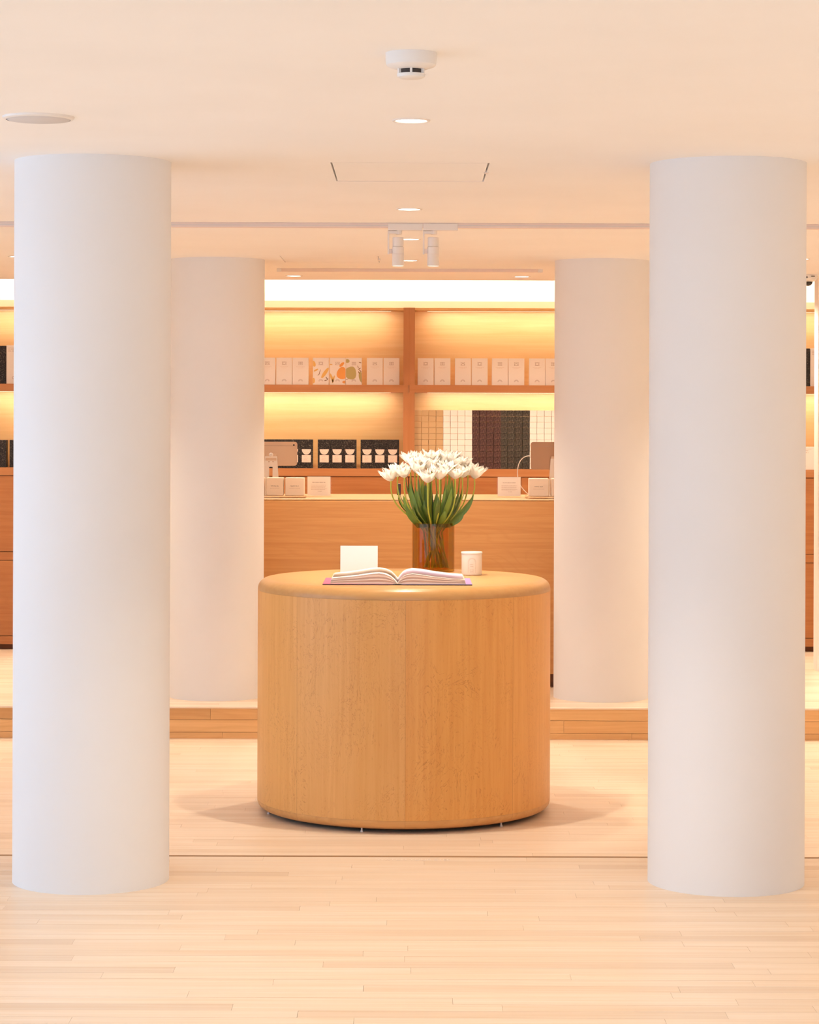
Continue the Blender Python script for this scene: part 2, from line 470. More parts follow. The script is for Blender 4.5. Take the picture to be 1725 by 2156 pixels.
# walls
struct('wall_back', B(-XW, XW, YB, YB+.15, -.2, 3.04), M['wallw'])
FX = 4.4
bm = bmesh.new()
box(bm, -XW, -FX, YF-.15, YF, -.35, ZC+.1); box(bm, FX, XW, YF-.15, YF, -.35, ZC+.1)
box(bm, -FX, FX, YF-.15, YF, -.35, .12); box(bm, -FX, FX, YF-.15, YF, 2.42, ZC+.1)
struct('wall_front', bm, M['wallw'])
for k in range(4):  # unseen windows behind the camera, added to give frontal daylight
    x0 = -FX + 2*FX*k/4; x1 = x0 + 2*FX/4
    bm = bmesh.new()
    for a, b, c, d in ((x0, x0+.04, .12, 2.42), (x1-.04, x1, .12, 2.42), (x0, x1, .12, .17), (x0, x1, 2.37, 2.42)):
        box(bm, a, b, YF-.11, YF-.05, c, d)
    w = struct('window_%d' % (k+5), bm, M['frame_al'])
    obj('pane', B(x0+.03, x1-.03, YF-.083, YF-.077, .16, 2.38), M['glass'], w)
struct('wall_right', B(XW, XW+.15, YF, YB, -.35, 3.04), M['wallw'])
WY0, WY1, WZ0, WZ1 = -2.6, 10.8, .12, 2.42
bm = bmesh.new()
box(bm, -XW-.15, -XW, WY1, YB, -.35, 3.04); box(bm, -XW-.15, -XW, YF, WY0, -.35, 3.04)
box(bm, -XW-.15, -XW, WY0, WY1, -.35, WZ0); box(bm, -XW-.15, -XW, WY0, WY1, WZ1, 3.04)
struct('wall_left', bm, M['wallw'])
for k in range(4):
    y0 = WY0 + (WY1-WY0)*k/4; y1 = WY0 + (WY1-WY0)*(k+1)/4
    bm = bmesh.new()
    for a, b, c, d in ((y0, y0+.04, WZ0, WZ1), (y1-.04, y1, WZ0, WZ1), (y0, y1, WZ0, WZ0+.05), (y0, y1, WZ1-.05, WZ1)):
        box(bm, -XW-.11, -XW-.05, a, b, c, d)
    w = struct('window_%d' % (k+1), bm, M['frame_al'])
    obj('pane', B(-XW-.083, -XW-.077, y0+.03, y1-.03, WZ0+.04, WZ1-.04), M['glass'], w)
lf = bpy.data.lights.new('window_portal', 'AREA'); lf.shape = 'RECTANGLE'; lf.size = 2*FX; lf.size_y = 2.3; lf.cycles.is_portal = True
lo = bpy.data.objects.new('window_portal', lf); link(lo); lo.location = (0, YF-.16, 1.27); lo.rotation_euler = (PI/2, 0, 0)
la = bpy.data.lights.new('window_portal', 'AREA'); la.shape = 'RECTANGLE'; la.size = WY1-WY0; la.size_y = WZ1-WZ0
la.cycles.is_portal = True
lo = bpy.data.objects.new('window_portal', la); link(lo)
lo.matrix_world = Matrix.Translation((-XW-.16, (WY0+WY1)/2, (WZ0+WZ1)/2)) @ Matrix.Rotation(PI/2, 4, 'Z') @ Matrix.Rotation(PI/2, 4, 'X') @ Matrix.Rotation(PI, 4, 'Y') @ Matrix.Rotation(0, 4, 'Z')
# pale partition end at the right edge
struct('wall_partition', B(2.685, XW, 15.6, 15.75, 0, ZC), M['wallw'])
# pale fascia over the shelves
tag(obj('trim_3', B(-XW, XW, 17.19, YB, 2.40, 2.497), mat('fascia_cream', (.62, .50, .38, 1), .6)), kind='structure')

# ------------------------------------------------------------------ columns
for nm, x, y in (('nearest white round column, standing left of the drum table', -1.15, 8.61),
                 ('nearest white round column, standing right of the drum table', 1.152, 8.61),
                 ('farther white round column beside the counter, left of the flowers', -1.149, 14.17),
                 ('farther white round column beside the counter, right of the flowers', 1.147, 14.17)):
    t = thing('column', nm, 'column', (x, y, 0), 0, 'round white columns')
    obj('shaft', L([(0, 0), (.282, 0), (.282, ZC), (0, ZC)], 128), M['white'], t, smooth=False)
    smooth_angle(t.children[0])

# ------------------------------------------------------------------ ceiling fittings
def spot(parent, loc, watts, size=95, blend=.9, r=.035, col=WARM):
    l = bpy.data.lights.new('downlight_lamp', 'SPOT'); l.energy = watts; l.spot_size = math.radians(size); l.spot_blend = blend
    l.shadow_soft_size = r; l.color = col
    o = bpy.data.objects.new('downlight_lamp', l); o.location = loc; link(o, parent); return o
DL_RING = L([(.048, .004), (.050, -.004), (.057, -.0045), (.060, 0), (.0605, .001)], 48)
ring_me = bpy.data.meshes.new('trim_ring'); DL_RING.to_mesh(ring_me); DL_RING.free(); ring_me.materials.append(M['metalw'])
for p in ring_me.polygons: p.use_smooth = True
LB = L([(0, -.0015), (.049, -.0015)], 48); lens_me = bpy.data.meshes.new('lens'); LB.to_mesh(lens_me); LB.free(); lens_me.materials.append(M['lens'])
def downlight(x, y, label, watts=SPOT, group='recessed ceiling downlights', size=95):
    t = thing('downlight', label, 'downlight', (x, y, ZC), 0, group)
    inst('trim_ring', ring_me, t); inst('lens', lens_me, t)
    spot(t, (0, 0, -.04), watts, size)
downlight(PX(866, 253, 7.34), 7.34, 'round lit ceiling downlight just behind the smoke detector')
downlight(PX(862, 440, 10.56), 10.56, 'round lit ceiling downlight between the square hatch and the track rail')
downlight(PX(863, 503, 12.40), 12.40, 'round lit ceiling downlight between the track spotlights, upper of two')
downlight(PX(862, 548, 14.15), 14.15, 'round lit ceiling downlight between the track spotlights, lower of two', SPOT*.75)
downlight(PX(619, 581, 15.8), 15.8, 'small lit ceiling downlight under the left end of the thin rail', SPOT*.78, size=140)
downlight(PX(1099, 583, 15.8), 15.8, 'small lit ceiling downlight under the right end of the thin rail', SPOT*.78, size=140)
downlight(PX(38, 543, 13.9), 13.9, 'ceiling downlight just peeping out left of the nearest left column', SPOT*.55)
downlight(PX(1686, 547, 13.9), 13.9, 'ceiling downlight just peeping out right of the nearest right column', SPOT*.55)
for x in (-3.5, 3.5):  # unseen side rows, added to lift the ambient light
    for y in (3.0, 6.0, 9.0, 11.5, 14.0, 16.0):
        downlight(x, y, 'added unseen side-row ceiling downlight raising the ambient light', SPOT*(1.0 if x < 0 else 1.9)*(.35 if y > 15 else 1), 'added unseen side downlights')
downlight(0, 4.0, 'added unseen ceiling downlight of the centre row nearest the photographer')  # out of view, added for general light at the front
downlight(-.77*3, 15.8, 'ceiling downlight before the shelves behind the left columns', SPOT*.78, size=140)
downlight(.77*3, 15.8, 'ceiling downlight before the shelves behind the right columns', SPOT*.78, size=140)

# smoke detector
t = thing('smoke_detector', 'white round smoke detector on the ceiling', 'smoke detector', (PX(866, 112, 5.97), 5.97, ZC))
smooth_angle(obj('base', L([(0, 0), (.0645, 0), (.0645, -.012), (.0625, -.030), (.058, -.034), (.040, -.040), (.036, -.041), (0, -.041)], 64), M['plastic'], t))
smooth_angle(obj('sensor_cap', L([(.030, -.040), (.030, -.052), (.036, -.052), (.034, -.060), (.028, -.063), (0, -.064)], 64), M['plastic'], t))
obj('chamber', L([(.031, -.040), (.031, -.053)], 48), M['darkslot'], t)
for k in range(6):
    a = 2*PI*k/6 + PI/2
    o = obj('rib', B(-.003, .003, -.004, .004, -.053, -.040), M['plastic'], t, loc=(.0335*math.cos(a), .0335*math.sin(a), 0)); o.rotation_euler.z = a+PI/2

# ceiling speaker
t = thing('ceiling_speaker', 'flat round grey ceiling speaker above the nearest left column', 'speaker', (PX(81, 249, 7.29), 7.29, ZC))
smooth_angle(obj('rim', L([(.098, -.009), (.103, -.009), (.108, -.006), (.110, 0)], 64), M['plastic'], t))
obj('grille', L([(0, -.010), (.094, -.010), (.098, -.007), (.099, 0)], 64), M['grille'], t, smooth=True)

# lighting track with two spotlights
YT = 11.36
t = thing('lighting_track', 'long thin lighting track running across the ceiling', 'track', (0, YT, ZC))
obj('rail', B(-XW+.1, XW-.1, -.017, .017, -.024, 0, bev=.002), M['rail'], t)
obj('slot', B(-XW+.12, XW-.12, -.0175, .0175, -.014, -.011), M['grille'], t)
s_t = F / YT
def spotlight(px0, px1, label):
    """adaptor box px0..px1 on the track, bracket on its left side, cylinder head"""
    x0 = PX(px0, 476, YT); x1 = PX(px1, 476, YT)
    t = thing('track_spotlight', label, 'spotlight', (x0, YT, ZC), 0, 'track spotlights')
    w = x1-x0; k = 1/s_t
    obj('adaptor', B(0, w-.002, -.020, .020, -.036, -.003, bev=.0015), M['metalw'], t)
    obj('pivot', B(.006, .062, -.012, .012, -.052, -.038, bev=.002), M['metalw'], t)
    obj('swivel_cap', L([(0, -.036), (.014, -.036), (.014, -.054), (0, -.054)], 24, c=(.052, 0)), M['metalw'], t)
    obj('bracket', B(-.002, .006, -.010, .010, -.150, -.038, bev=.001), M['metalw'], t)
    obj('pivot_knob', B(.006, .020, -.009, .009, -.146, -.124, bev=.002), M['rail'], t)
    hx = .048; hy = .0
    smooth_angle(obj('head_rear', L([(0, -.068), (.026, -.068), (.0268, -.072), (.0268, -.110), (.0255, -.112)], 40, c=(hx, hy)), M['metalw'], t))
    smooth_angle(obj('head', L([(.0255, -.113), (.0285, -.1145), (.0285, -.146), (.0280, -.147), (.0285, -.148), (.0285, -.203), (.0265, -.205), (.0255, -.196), (0, -.194)], 40, c=(hx, hy)), M['metalw'], t))
    obj('lens', L([(0, -.1955), (.0245, -.1955)], 40, c=(hx, hy)), M['lens'], t)
    spot(t, (hx, hy, -.215), SPOT*.45, 60, .5, .02)
spotlight(817.5, 891, 'white cylinder track spotlight, left of the pair')
spotlight(891.5, 965, 'white cylinder track spotlight, right of the pair')

# thin rail near the back
yr = 15.0
x0, x1 = PX(583, 568, yr), PX(1143, 571, yr)
t = thing('ceiling_rail', 'thin pale rail fixed under the ceiling above the counter', 'rail', (x0, yr, ZC))
obj('rail', B(.03, x1-x0-.03, -.012, .012, -.020, 0, bev=.002), M['rail'], t)
obj('end_cap', B(0, .03, -.013, .013, -.022, 0, bev=.003), M['plastic'], t)
obj('end_cap', B(x1-x0-.03, x1-x0, -.013, .013, -.022, 0, bev=.003), M['plastic'], t)

# dome camera at the right edge
c = P(1702, 580, 15.5)
t = thing('dome_camera', 'white ceiling camera with black dome at the right edge', 'camera', (c.x, 15.5, ZC))
smooth_angle(obj('housing', L([(0, 0), (.060, 0), (.060, -.022), (.054, -.034), (.034, -.046), (0, -.046)], 48), M['plastic'], t))
smooth_angle(obj('dome', L([(.030, -.040), (.030, -.047), (.027, -.058), (.019, -.068), (.008, -.073), (0, -.074)], 40), M['blackdome'], t))
obj('slot', B(.010, .034, -.062, -.056, -.016, -.011), M['darkslot'], t)
obj('slot', B(-.028, -.014, -.0615, -.054, -.026, -.014), M['darkslot'], t)

# ------------------------------------------------------------------ wall shelves and base cabinets
SF = 16.85; SB = 17.19
XD = [-3.2, -1.6, -.004, 1.6, 3.2]; DW = .081
zt = PZ(862, 648, SF); zt2 = PZ(862, 653, SF)
zm1 = PZ(862, 810.5, SF); zm0 = PZ(862, 826.5, SF)
zl1 = PZ(862, 987, SF); zl0 = PZ(862, 1003, SF)
sh = thing('shelving_unit', 'tall maple wall shelving with lit back panels behind the counter', 'shelving', (0, SF, zl1))
Z = lambda z: z - zl1
obj('top_rail', B(XD[0]-.04, XD[-1]+.04, .02, SB-SF, Z(zt2), Z(zt)), M['panel'], sh)
for i in range(4):
    a, b = XD[i]+DW/2, XD[i+1]-DW/2
    for z0, z1 in ((zl1, zm0), (zm1, zt2)):
        obj('back_panel', B(a-.01, b+.01, SB-SF-.02, SB-SF, Z(z0), Z(z1)), M['panel'], sh)
        st = obj('led_strip', B(a+.09, b-.09, SB-SF-.151, SB-SF-.141, Z(z1)-.0012, Z(z1)+.001), M['ledm'], sh)
        l = bpy.data.lights.new('led_light', 'AREA'); l.shape = 'RECTANGLE'; l.size = b-a-.18; l.size_y = .012; l.energy = LED*(1.0 if z0 == zm1 else 1.12); l.color = (1, .92, .83)
        lo = bpy.data.objects.new('led_light', l); lo.location = ((a+b)/2, SB-SF-.146, Z(z1)-.004); link(lo, sh)
        lo.rotation_euler = (math.radians(16), 0, 0)
    obj('shelf', B(XD[i]+.001, XD[i+1]-.001, 0, SB-SF-.02, Z(zm0), Z(zm1)), M['shelfw'], sh)
for x in XD:
    obj('divider', B(x-DW/2, x+DW/2, .001, SB-SF-.001, Z(zl1), Z(zm0)), M['divw'], sh)
    obj('divider', B(x-DW/2, x+DW/2, .001, SB-SF-.001, Z(zm1), Z(zt)+.001), M['divw'], sh)
# long ledge on the base cabinets
tag(obj('worktop', B(XD[0]-.04, XD[-1]+.04, SF-.002, SB, zl0, zl1), M['shelfw']), 'long wooden ledge carrying the boxes on top of the base cabinets', 'worktop')
zr = [PZ(862, p, SF) for p in (1003.5, 1165, 1182, 1342, 1359)]
for i in range(4):
    a, b = XD[i]+.002, XD[i+1]-.002
    lab = ['base cabinet showing at the left picture edge', 'base cabinet behind the left half of the counter', 'base cabinet behind the right half of the counter', 'base cabinet showing at the right picture edge'][i]
    t = thing('base_cabinet', 'cherry-toned wooden ' + lab, 'cabinet', ((a+b)/2, SF, 0), 0, 'base cabinets under the ledge')
    h = (b-a)/2
    obj('body', B(-h, h, .03, SB-SF, .04, zl0), M['toe'], t)
    for k in range(2):
        u0, u1 = -h + h*k + .001, -h + h*(k+1) - .001
        obj('door', B(u0, u1, .005, .03, zr[1]+.004, zr[0]-.002), M['cab'], t)
        obj('door', B(u0, u1, .005, .03, zr[3]+.004, zr[2]-.004), M['cab'], t)
    obj('rail', B(-h, h, .005, .03, zr[2], zr[1]), M['cab'], t)
    obj('rail', B(-h, h, .005, .03, zr[4], zr[3]), M['cab'], t)
    obj('toe_kick', B(-h, h, .05, .07, 0, zr[4]), M['toe'], t)
# cove strip above the shelves
cs = thing('cove_light', 'bright light strip hidden in the ceiling cove above the shelves', 'light strip', (0, 16.95, 3.0))
obj('strip', B(-3.6, 3.6, -.02, .02, -.045, -.04), M['ledm'], cs)
obj('channel', B(-3.7, 3.7, -.03, .03, -.04, 0), M['ceiling'], cs)
l = bpy.data.lights.new('cove_lamp', 'AREA'); l.shape = 'RECTANGLE'; l.size = 8.0; l.size_y = .06; l.energy = COVE; l.color = (1, .87, .70)
lo = bpy.data.objects.new('cove_lamp', l); lo.location = (0, 0, -.06); lo.rotation_euler = (math.radians(22), 0, 0); link(lo, cs)

# ------------------------------------------------------------------ goods on the shelves
YP = SF + .10
PXM = F / YP
ORD10 = ['first', 'second', 'third', 'fourth', 'fifth', 'sixth', 'seventh', 'eighth', 'ninth', 'tenth']
ORD = ['first', 'second', 'third', 'fourth', 'fifth', 'sixth', 'seventh', 'eighth', 'ninth']
def pouch_body(w, h):
    bm = bmesh.new()
    prof = [(0, .050), (.012, .058), (h*.45, .046), (h*.8, .016), (h*.90, .004), (h, .003)]
    cols = [(-1, 0), (-.97, .0), (.97, .0), (1, 0)]
    rings = []
    for z, t_ in prof:
        ww = w/2 * (1 if z < h*.9 else 1.0)
        r = [bm.verts.new((-ww, .0015, z)), bm.verts.new((-ww+.003, 0, z)), bm.verts.new((ww-.003, 0, z)), bm.verts.new((ww, .0015, z)),
             bm.verts.new((ww, t_*.8+.002, z)), bm.verts.new((ww-.01, t_+.002, z)), bm.verts.new((-ww+.01, t_+.002, z)), bm.verts.new((-ww, t_*.8+.002, z))]
        rings.append(r)
    for a, b in zip(rings, rings[1:]):
        for k in range(8): bm.faces.new((a[k], a[(k+1)%8], b[(k+1)%8], b[k]))
    bm.faces.new(rings[0]); bm.faces.new(rings[-1]); return bm
PH = .193; PWD = .114
def mesh_of(name, bm, m):
    me = bpy.data.meshes.new(name); bmesh.ops.recalc_face_normals(bm, faces=bm.faces[:]); bm.to_mesh(me); bm.free()
    for q in (m if isinstance(m, (list, tuple)) else [m]): me.materials.append(q)
    return me
pouch_me = mesh_of('pouch_body', pouch_body(PWD, PH), M['pouch'])
bm = bmesh.new()
for r in (.016, .011): arc(bm, 0, .024, r-.0016, r, 0, PI, -.0006, 14)
arch_me = mesh_of('arch_print', bm, M['ink'])
def emblem(k):
    bm = bmesh.new(); y = -.0006; cz = PH-.040
    for z in (.010, -.010): rect(bm, -.016, .016, cz+z-.0008, cz+z+.0008, y)
    for x in (-.013, .013): rect(bm, x-.0008, x+.0008, cz-.010, cz+.010, y)
    if k == 0: arc(bm, 0, cz, .0085, .0100, 0, 2*PI, y, 18)
    elif k == 1: arc(bm, 0, cz-.010, .0115, .0130, 0, PI, y, 14); rect(bm, -.008, .008, cz+.002, cz+.0036, y)
    else:
        for z in (-.003, .004): rect(bm, -.011, .011, cz+z, cz+z+.0016, y)
        rect(bm, -.0008, .0008, cz-.010, cz+.010, y)
    return mesh_of('emblem', bm, M['ink'])
emb_me = [emblem(k) for k in range(3)]
bm = bmesh.new(); words(bm, -.030, .030, PH-.066, .0030, -.0006, random.Random(2)); words(bm, -.018, .018, PH-.074, .0026, -.0006, random.Random(3))
pline_me = mesh_of('print', bm, mat('faint_ink', (.68, .50, .38, 1), .6))
def ell(bm, cx, cz, rx, rz, rot, y, n=20, lim=PWD/2-.001, pear=0):
    pts = []
    for i in range(n):
        a = 2*PI*i/n; u = rx*math.cos(a); v = rz*math.sin(a)
        if pear: u *= 1 - pear*math.sin(a)
        x = cx + u*math.cos(rot) - v*math.sin(rot); z = cz + u*math.sin(rot) + v*math.cos(rot)
        pts.append((max(-lim, min(lim, x)), max(.003, min(PH-.003, z))))
    # drop duplicates
    q = []
    for p in pts:
        if not q or (abs(p[0]-q[-1][0]) + abs(p[1]-q[-1][1])) > 1e-5: q.append(p)
    if len(q) > 2: flat(bm, q, y)
def art(t, k):
    y = -.0004
    A = lambda: bmesh.new()
    def add(nm, m, shapes, yy=y):
        for s in shapes:
            bm = A(); ell(bm, *s[:5], yy, pear=s[5] if len(s) > 5 else 0)
            obj(nm, bm, M[m], t)
    if k == 0:
        add('leaf_print', 'p_ye', [(.030, .085, .012, .045, -.6), (-.050, .150, .012, .022, .3), (-.052, .030, .010, .02, 0), (-.035, .105, .018, .006, .5)])
        add('twig_print', 'p_br', [(-.008, .092, .002, .020, -.35), (-.014, .074, .002, .012, -.9), (.040, .050, .003, .010, .6), (.047, .040, .003, .008, -.5), (.034, .032, .010, .003, .2)], -.00045)
    elif k == 1:
        add('fruit_print', 'p_or', [(.034, .085, .040, .044, 0, .25), (.030, .145, .010, .022, -.8), (.050, .020, .016, .010, 0)])
        add('leaf_print', 'p_ye', [(-.042, .050, .008, .034, .35), (-.030, .040, .006, .028, -.3), (-.048, .145, .012, .004, 0)], -.00045)
    else:
        add('fruit_print', 'p_gr', [(-.024, .088, .046, .046, -.5, .35), (-.047, .170, .016, .014, 0), (.052, .055, .016, .040, .2)])
        add('twig_print', 'p_br', [(.040, .115, .012, .003, .7), (.046, .100, .010, .003, -.6), (.036, .088, .003, .010, .3), (-.048, .040, .012, .002, .4), (.044, .160, .010, .003, -.3), (.030, .128, .002, .012, .4)], -.00045)
    # faint print line stays on top
def pouch(px0, px1, label, group, kind=None, em=0, dy=0.0, rz=0.0):
    x = PX((px0+px1)/2, 790, YP)
    t = thing('coffee_pouch', label, 'pouch', (x, YP+dy, zm1), rz, group)
    inst('pouch_body', pouch_me, t)
    if kind is not None: art(t, kind)
    inst('arch_print', arch_me, t); inst('emblem', emb_me[em], t)
    if kind is None: inst('print', pline_me, t)
LG, RG = 'pouches on the upper shelf left of the divider', 'pouches on the upper shelf right of the divider'
pouch(546.5, 579.5, 'plain cream pouch on the upper shelf, leftmost, cut by the column', LG, em=1)
pouch(582, 615, 'plain cream pouch on the upper shelf, second from the left column', LG, em=0)
pouch(616, 650, 'plain cream pouch on the upper shelf, just left of the fruit-printed three', LG, em=2)
pouch(659, 692.5, 'pouch printed with yellow leaves, leftmost of the fruit-printed three', LG, 0, em=0)
pouch(694.5, 727.5, 'pouch printed with an orange fruit, middle of the fruit-printed three', LG, 1, em=1)
pouch(728, 762.5, 'pouch printed with a green pear, rightmost of the fruit-printed three', LG, 2, em=2)
pouch(773, 806, 'plain cream pouch on the upper shelf, just right of the fruit-printed three', LG, em=1)
pouch(808, 841, 'plain cream pouch on the upper shelf, first left of the divider', LG, em=2)
for i, (a, b) in enumerate(((880, 913), (915, 948.5), (958, 992), (993.5, 1027), (1036.5, 1069.5), (1070.5, 1104.5), (1114.5, 1148), (1149, 1182))):
    pouch(a, b, 'plain cream pouch on the upper shelf, %s to the right of the divider' % ORD[i], RG, em=(i*2) % 3, rz=[0, .012, -.01, .0, .008, -.006, .01, 0][i])

# black cartons with an hourglass label
BW, BH, BD = .0916, .2045, .06
carton_me = mesh_of('carton', B(-BW/2, BW/2, 0, BD, 0, BH, bev=.0012, seg=1), M['black'])
bm = bmesh.new(); y = -.0006
lz = BH*.46
flat(bm, [(-.0325, lz), (-.0325, lz-.052), (.0325, lz-.052), (.0325, lz)][::-1], y)
flat(bm, [(.0325*math.cos(a), lz+.041+ .038*math.sin(a)) for a in [PI+PI*k/16 for k in range(17)]], y)
label_me = mesh_of('label', bm, M['lbl'])
bm = bmesh.new(); y = -.0010; q = random.Random(4)
words(bm, -.016, .010, lz-.014, .0045, y, q); words(bm, -.016, .012, lz-.024, .0042, y, q); words(bm, -.018, .002, lz-.033, .0042, y, q); words(bm, -.016, .018, lz-.043, .0030, y, q)
arc(bm, 0, lz+.040, .0245, .0256, PI, 2*PI, y, 14); arc(bm, 0, lz+.040, .012, .0128, PI, 2*PI, y, 12)
lprint_me = mesh_of('print', bm, M['inkm'])
YL = SF + .06
for g, (start, n, gl) in enumerate(((550.4, 4, 'group behind the left tablet'), (669.3, 3, 'middle group of three'), (759.4, 3, 'group of three beside the divider'))):
    for k in range(n):
        px = start + 27.1*(k+.5)
        t = thing('black_carton', 'black carton with pink hourglass label, %s in the %s' % (ORD[k], gl), 'carton', (PX(px, 950, YL), YL + .002*k, zl1), 0, 'black cartons on the ledge')
        inst('carton', carton_me, t); lo = inst('label', label_me, t); inst('print', lprint_me, lo)

# blocks of small cartons
XS = 15.35 / (F/(SF+.04)); ZSZ = 12.36 / (F/(SF+.04))
def stack(px0, ncol, mats, label, group, seed, cat='carton'):
    r = random.Random(seed)
    me = mesh_of('small_carton', B(-XS/2+.0011, XS/2-.0011, 0, .10, .0002, ZSZ-.0009, bev=.0012, seg=1), M[mats])
    x0 = PX(px0, 925, SF+.04)
    for c_ in range(ncol):
        for k in range(10):
            o = inst('small_carton', me, None, (x0 + XS*(c_+.5) + r.uniform(-.0006, .0006), SF+.04 + r.uniform(0, .004), zl1 + ZSZ*k), (0, 0, r.uniform(-.012, .012)))
            tag(o, '%s, %s column from left, %s row from top' % (label, ORD[c_], ORD10[9-k]), cat, group)
stack(872, 4, 'kraft', 'small tan kraft carton', 'stacked kraft cartons', 1)
stack(933.2, 4, 'wcard', 'small white carton right of the kraft ones', 'stacked white cartons behind the flowers', 2)
stack(994.0, 4, 'burg', 'small burgundy patterned carton', 'stacked burgundy cartons', 3)
stack(1054.2, 4, 'dgrn', 'small charcoal patterned carton', 'stacked charcoal cartons', 4)
stack(1115.5, 4, 'wcard', 'small white carton behind the right tablet', 'stacked white cartons behind the right tablet', 5)

# goods peeping out at the picture edges
def tall_box(px0, px1, pyt, ybase, label, m, zb, d=YP, prints=0, name='tall_carton', cat='carton'):
    x0, x1 = PX(px0, pyt, d), PX(px1, pyt, d); h = PZ((px0+px1)/2, pyt, d) - zb; w = x1-x0
    t = thing(name, label, cat, ((x0+x1)/2, d, zb))
    obj('carton', B(-w/2+.0006, w/2-.0006, 0, .08, 0, h, bev=.0015, seg=1), M[m], t)
    if prints:
        bm = bmesh.new(); q = random.Random(prints); y = -.0006
        words(bm, -w*.40, w*.3, h-.018, .003, y, q); words(bm, -w*.40, w*.1, h-.030, .007, y, q); words(bm, -w*.40, w*.12, h-.044, .007, y, q)
        arc(bm, -w*.12, h*.16, .007, .009, 0, 2*PI, y, 16)
        obj('print', bm, M['inkm'], t)
tall_box(-18, 13, 728, 0, 'tall black speckled carton on the upper shelf at the left picture edge', 'black', zm1)
tall_box(13.4, 53, 727, 0, 'tall cream carton on the upper shelf at the left picture edge', 'pouch', zm1, prints=3)
tall_box(-16, 13.5, 926.5, 0, 'black carton on the ledge, outermost at the left picture edge', 'black', zl1)
tall_box(20, 52, 926.5, 0, 'black carton on the ledge, tucked against the nearest left column', 'black', zl1)
tall_box(1668, 1706, 733.5, 0, 'tall black speckled carton on the upper shelf at the right picture edge', 'black', zm1)
tall_box(1706.6, 1745, 733.5, 0, 'tall cream carton on the upper shelf at the right picture edge', 'pouch', zm1, prints=5)
tall_box(1682, 1716, 941, 0, 'cream carton on the ledge tucked against the nearest right column', 'pouch', zl1, prints=6)
tall_box(1717, 1750, 941, 0, 'cream carton on the ledge, outermost at the right picture edge', 'pouch', zl1, prints=7)

# ------------------------------------------------------------------ counter
CF, CB, CZ = 14.62, 15.55, None
CZ = PZ(862, 1051, CF+.04)
t = thing('service_counter', 'long wooden service counter with rounded front edge', 'counter', (0, CF, 0))
prof = [(0, .085), (0, CZ-.018), (.002, CZ-.010), (.006, CZ-.007), (CB-CF, CZ-.007), (CB-CF, .085)]
body = obj('body', prism_x(bmesh.new(), prof, -1.47, 1.47), M['counter'], t); smooth_angle(body, 40)
obj('top', B(-1.472, 1.472, .001, CB-CF+.002, CZ-.007, CZ, bev=.0025), M['ctop'], t)
obj('toe_kick', B(-1.44, 1.44, .06, CB-CF-.02, 0, .085), M['toe'], t)

# things on the counter
def sign(px0, px1, py0, d, label, seed, hd=.0042):
    x = PX((px0+px1)/2, 1030, d); w = (px1-px0)/F*d; h = PZ((px0+px1)/2, py0, d) - CZ
    t = thing('counter_sign', label, 'sign', (x, d, CZ), 0)
    obj('block', B(-w/2, w/2, .004, .012, 0, h, bev=.001, seg=1), M['acryl'], t)
    s = obj('card', B(-w/2+.006, w/2-.006, 0, .0035, .006, h-.001), M['paper'], t)
    bm = bmesh.new(); q = random.Random(seed); y = -.0006
    words(bm, -w*.26, w*.26, h*.69, .0050, y, q)
    obj('heading', bm, M['inkd'], s)
    bm = bmesh.new()
    for z in (.555, .485, .45, .375, .34): words(bm, -w*.31, w*q.uniform(.24, .34), h*z, .0028, y, q)
    words(bm, -w*.04, w*.12, h*.255, .0036, y, q)
    obj('print', bm, M['inkm'], s)
sign(645.5, 698, 1003, 15.05, 'white square sign card on the left half of the counter', 3)
sign(1046.5, 1098.5, 1004, 15.05, 'white square sign card on the right half of the counter', 8)
def cbox(px0, px1, py0, py1, d, label, seed, side=1, depth=.10):
    x0, x1 = PX(px0, py0, d), PX(px1, py0, d); h = PZ(px0, py0, d)-PZ(px0, py1, d); w = x1-x0; zb = CZ + .012
    t = thing('gift_box', label, 'box', ((x0+x1)/2, d, zb))
    obj('box', B(-w/2, w/2, 0, depth, 0, h, bev=.006, seg=3), M['boxw'], t)
    f = obj('face_card', B(-w/2+.004, w/2-.004, -.0015, .001, .004, h-.004), M['paper'] if 0 else M['boxw'], t)
    bm = bmesh.new(); q = random.Random(seed)
    words(bm, -w*.22, w*.22, h*.52, .0058, -.0022, q); obj('heading', bm, M['inkd'], f)
    bm = bmesh.new(); words(bm, -w*.28, w*.28, h*.40, .003, -.0022, q); obj('print', bm, M['inkm'], f)
cbox(521, 557, 1003, 1041, 14.85, 'cream box in the left clear tray, behind the column edge', 1)
cbox(561, 597, 1003, 1041, 14.85, 'cream box in the left clear tray, second from the sign card', 2)
cbox(600.5, 641, 1003, 1041, 14.85, 'cream box in the left clear tray, next to the sign card', 5)
cbox(1114, 1156.5, 1005, 1043, 14.85, 'cream box in the right clear tray, next to the sign card', 6)
cbox(1161, 1199, 1005, 1043, 14.85, 'cream box in the right clear tray, behind the column edge', 9)
def tray(px0, px1, label):
    x0, x1 = PX(px0, 1048, 14.75), PX(px1, 1048, 14.75); w = (x1-x0)/2
    t = thing('acrylic_tray', label, 'tray', ((x0+x1)/2, 14.75, CZ))
    obj('base', B(-w, w, 0, .24, .001, .011), M['acryl'], t)
    obj('front_lip', B(-w, w, -.004, 0, 0, .020), M['acryl'], t)
    obj('side', B(-w-.003, -w, 0, .24, 0, .020), M['acryl'], t); obj('side', B(w, w+.003, 0, .24, 0, .020), M['acryl'], t)
tray(512, 642, 'clear acrylic tray under the boxes on the left of the counter')
tray(1110, 1205, 'clear acrylic tray under the boxes on the right of the counter')

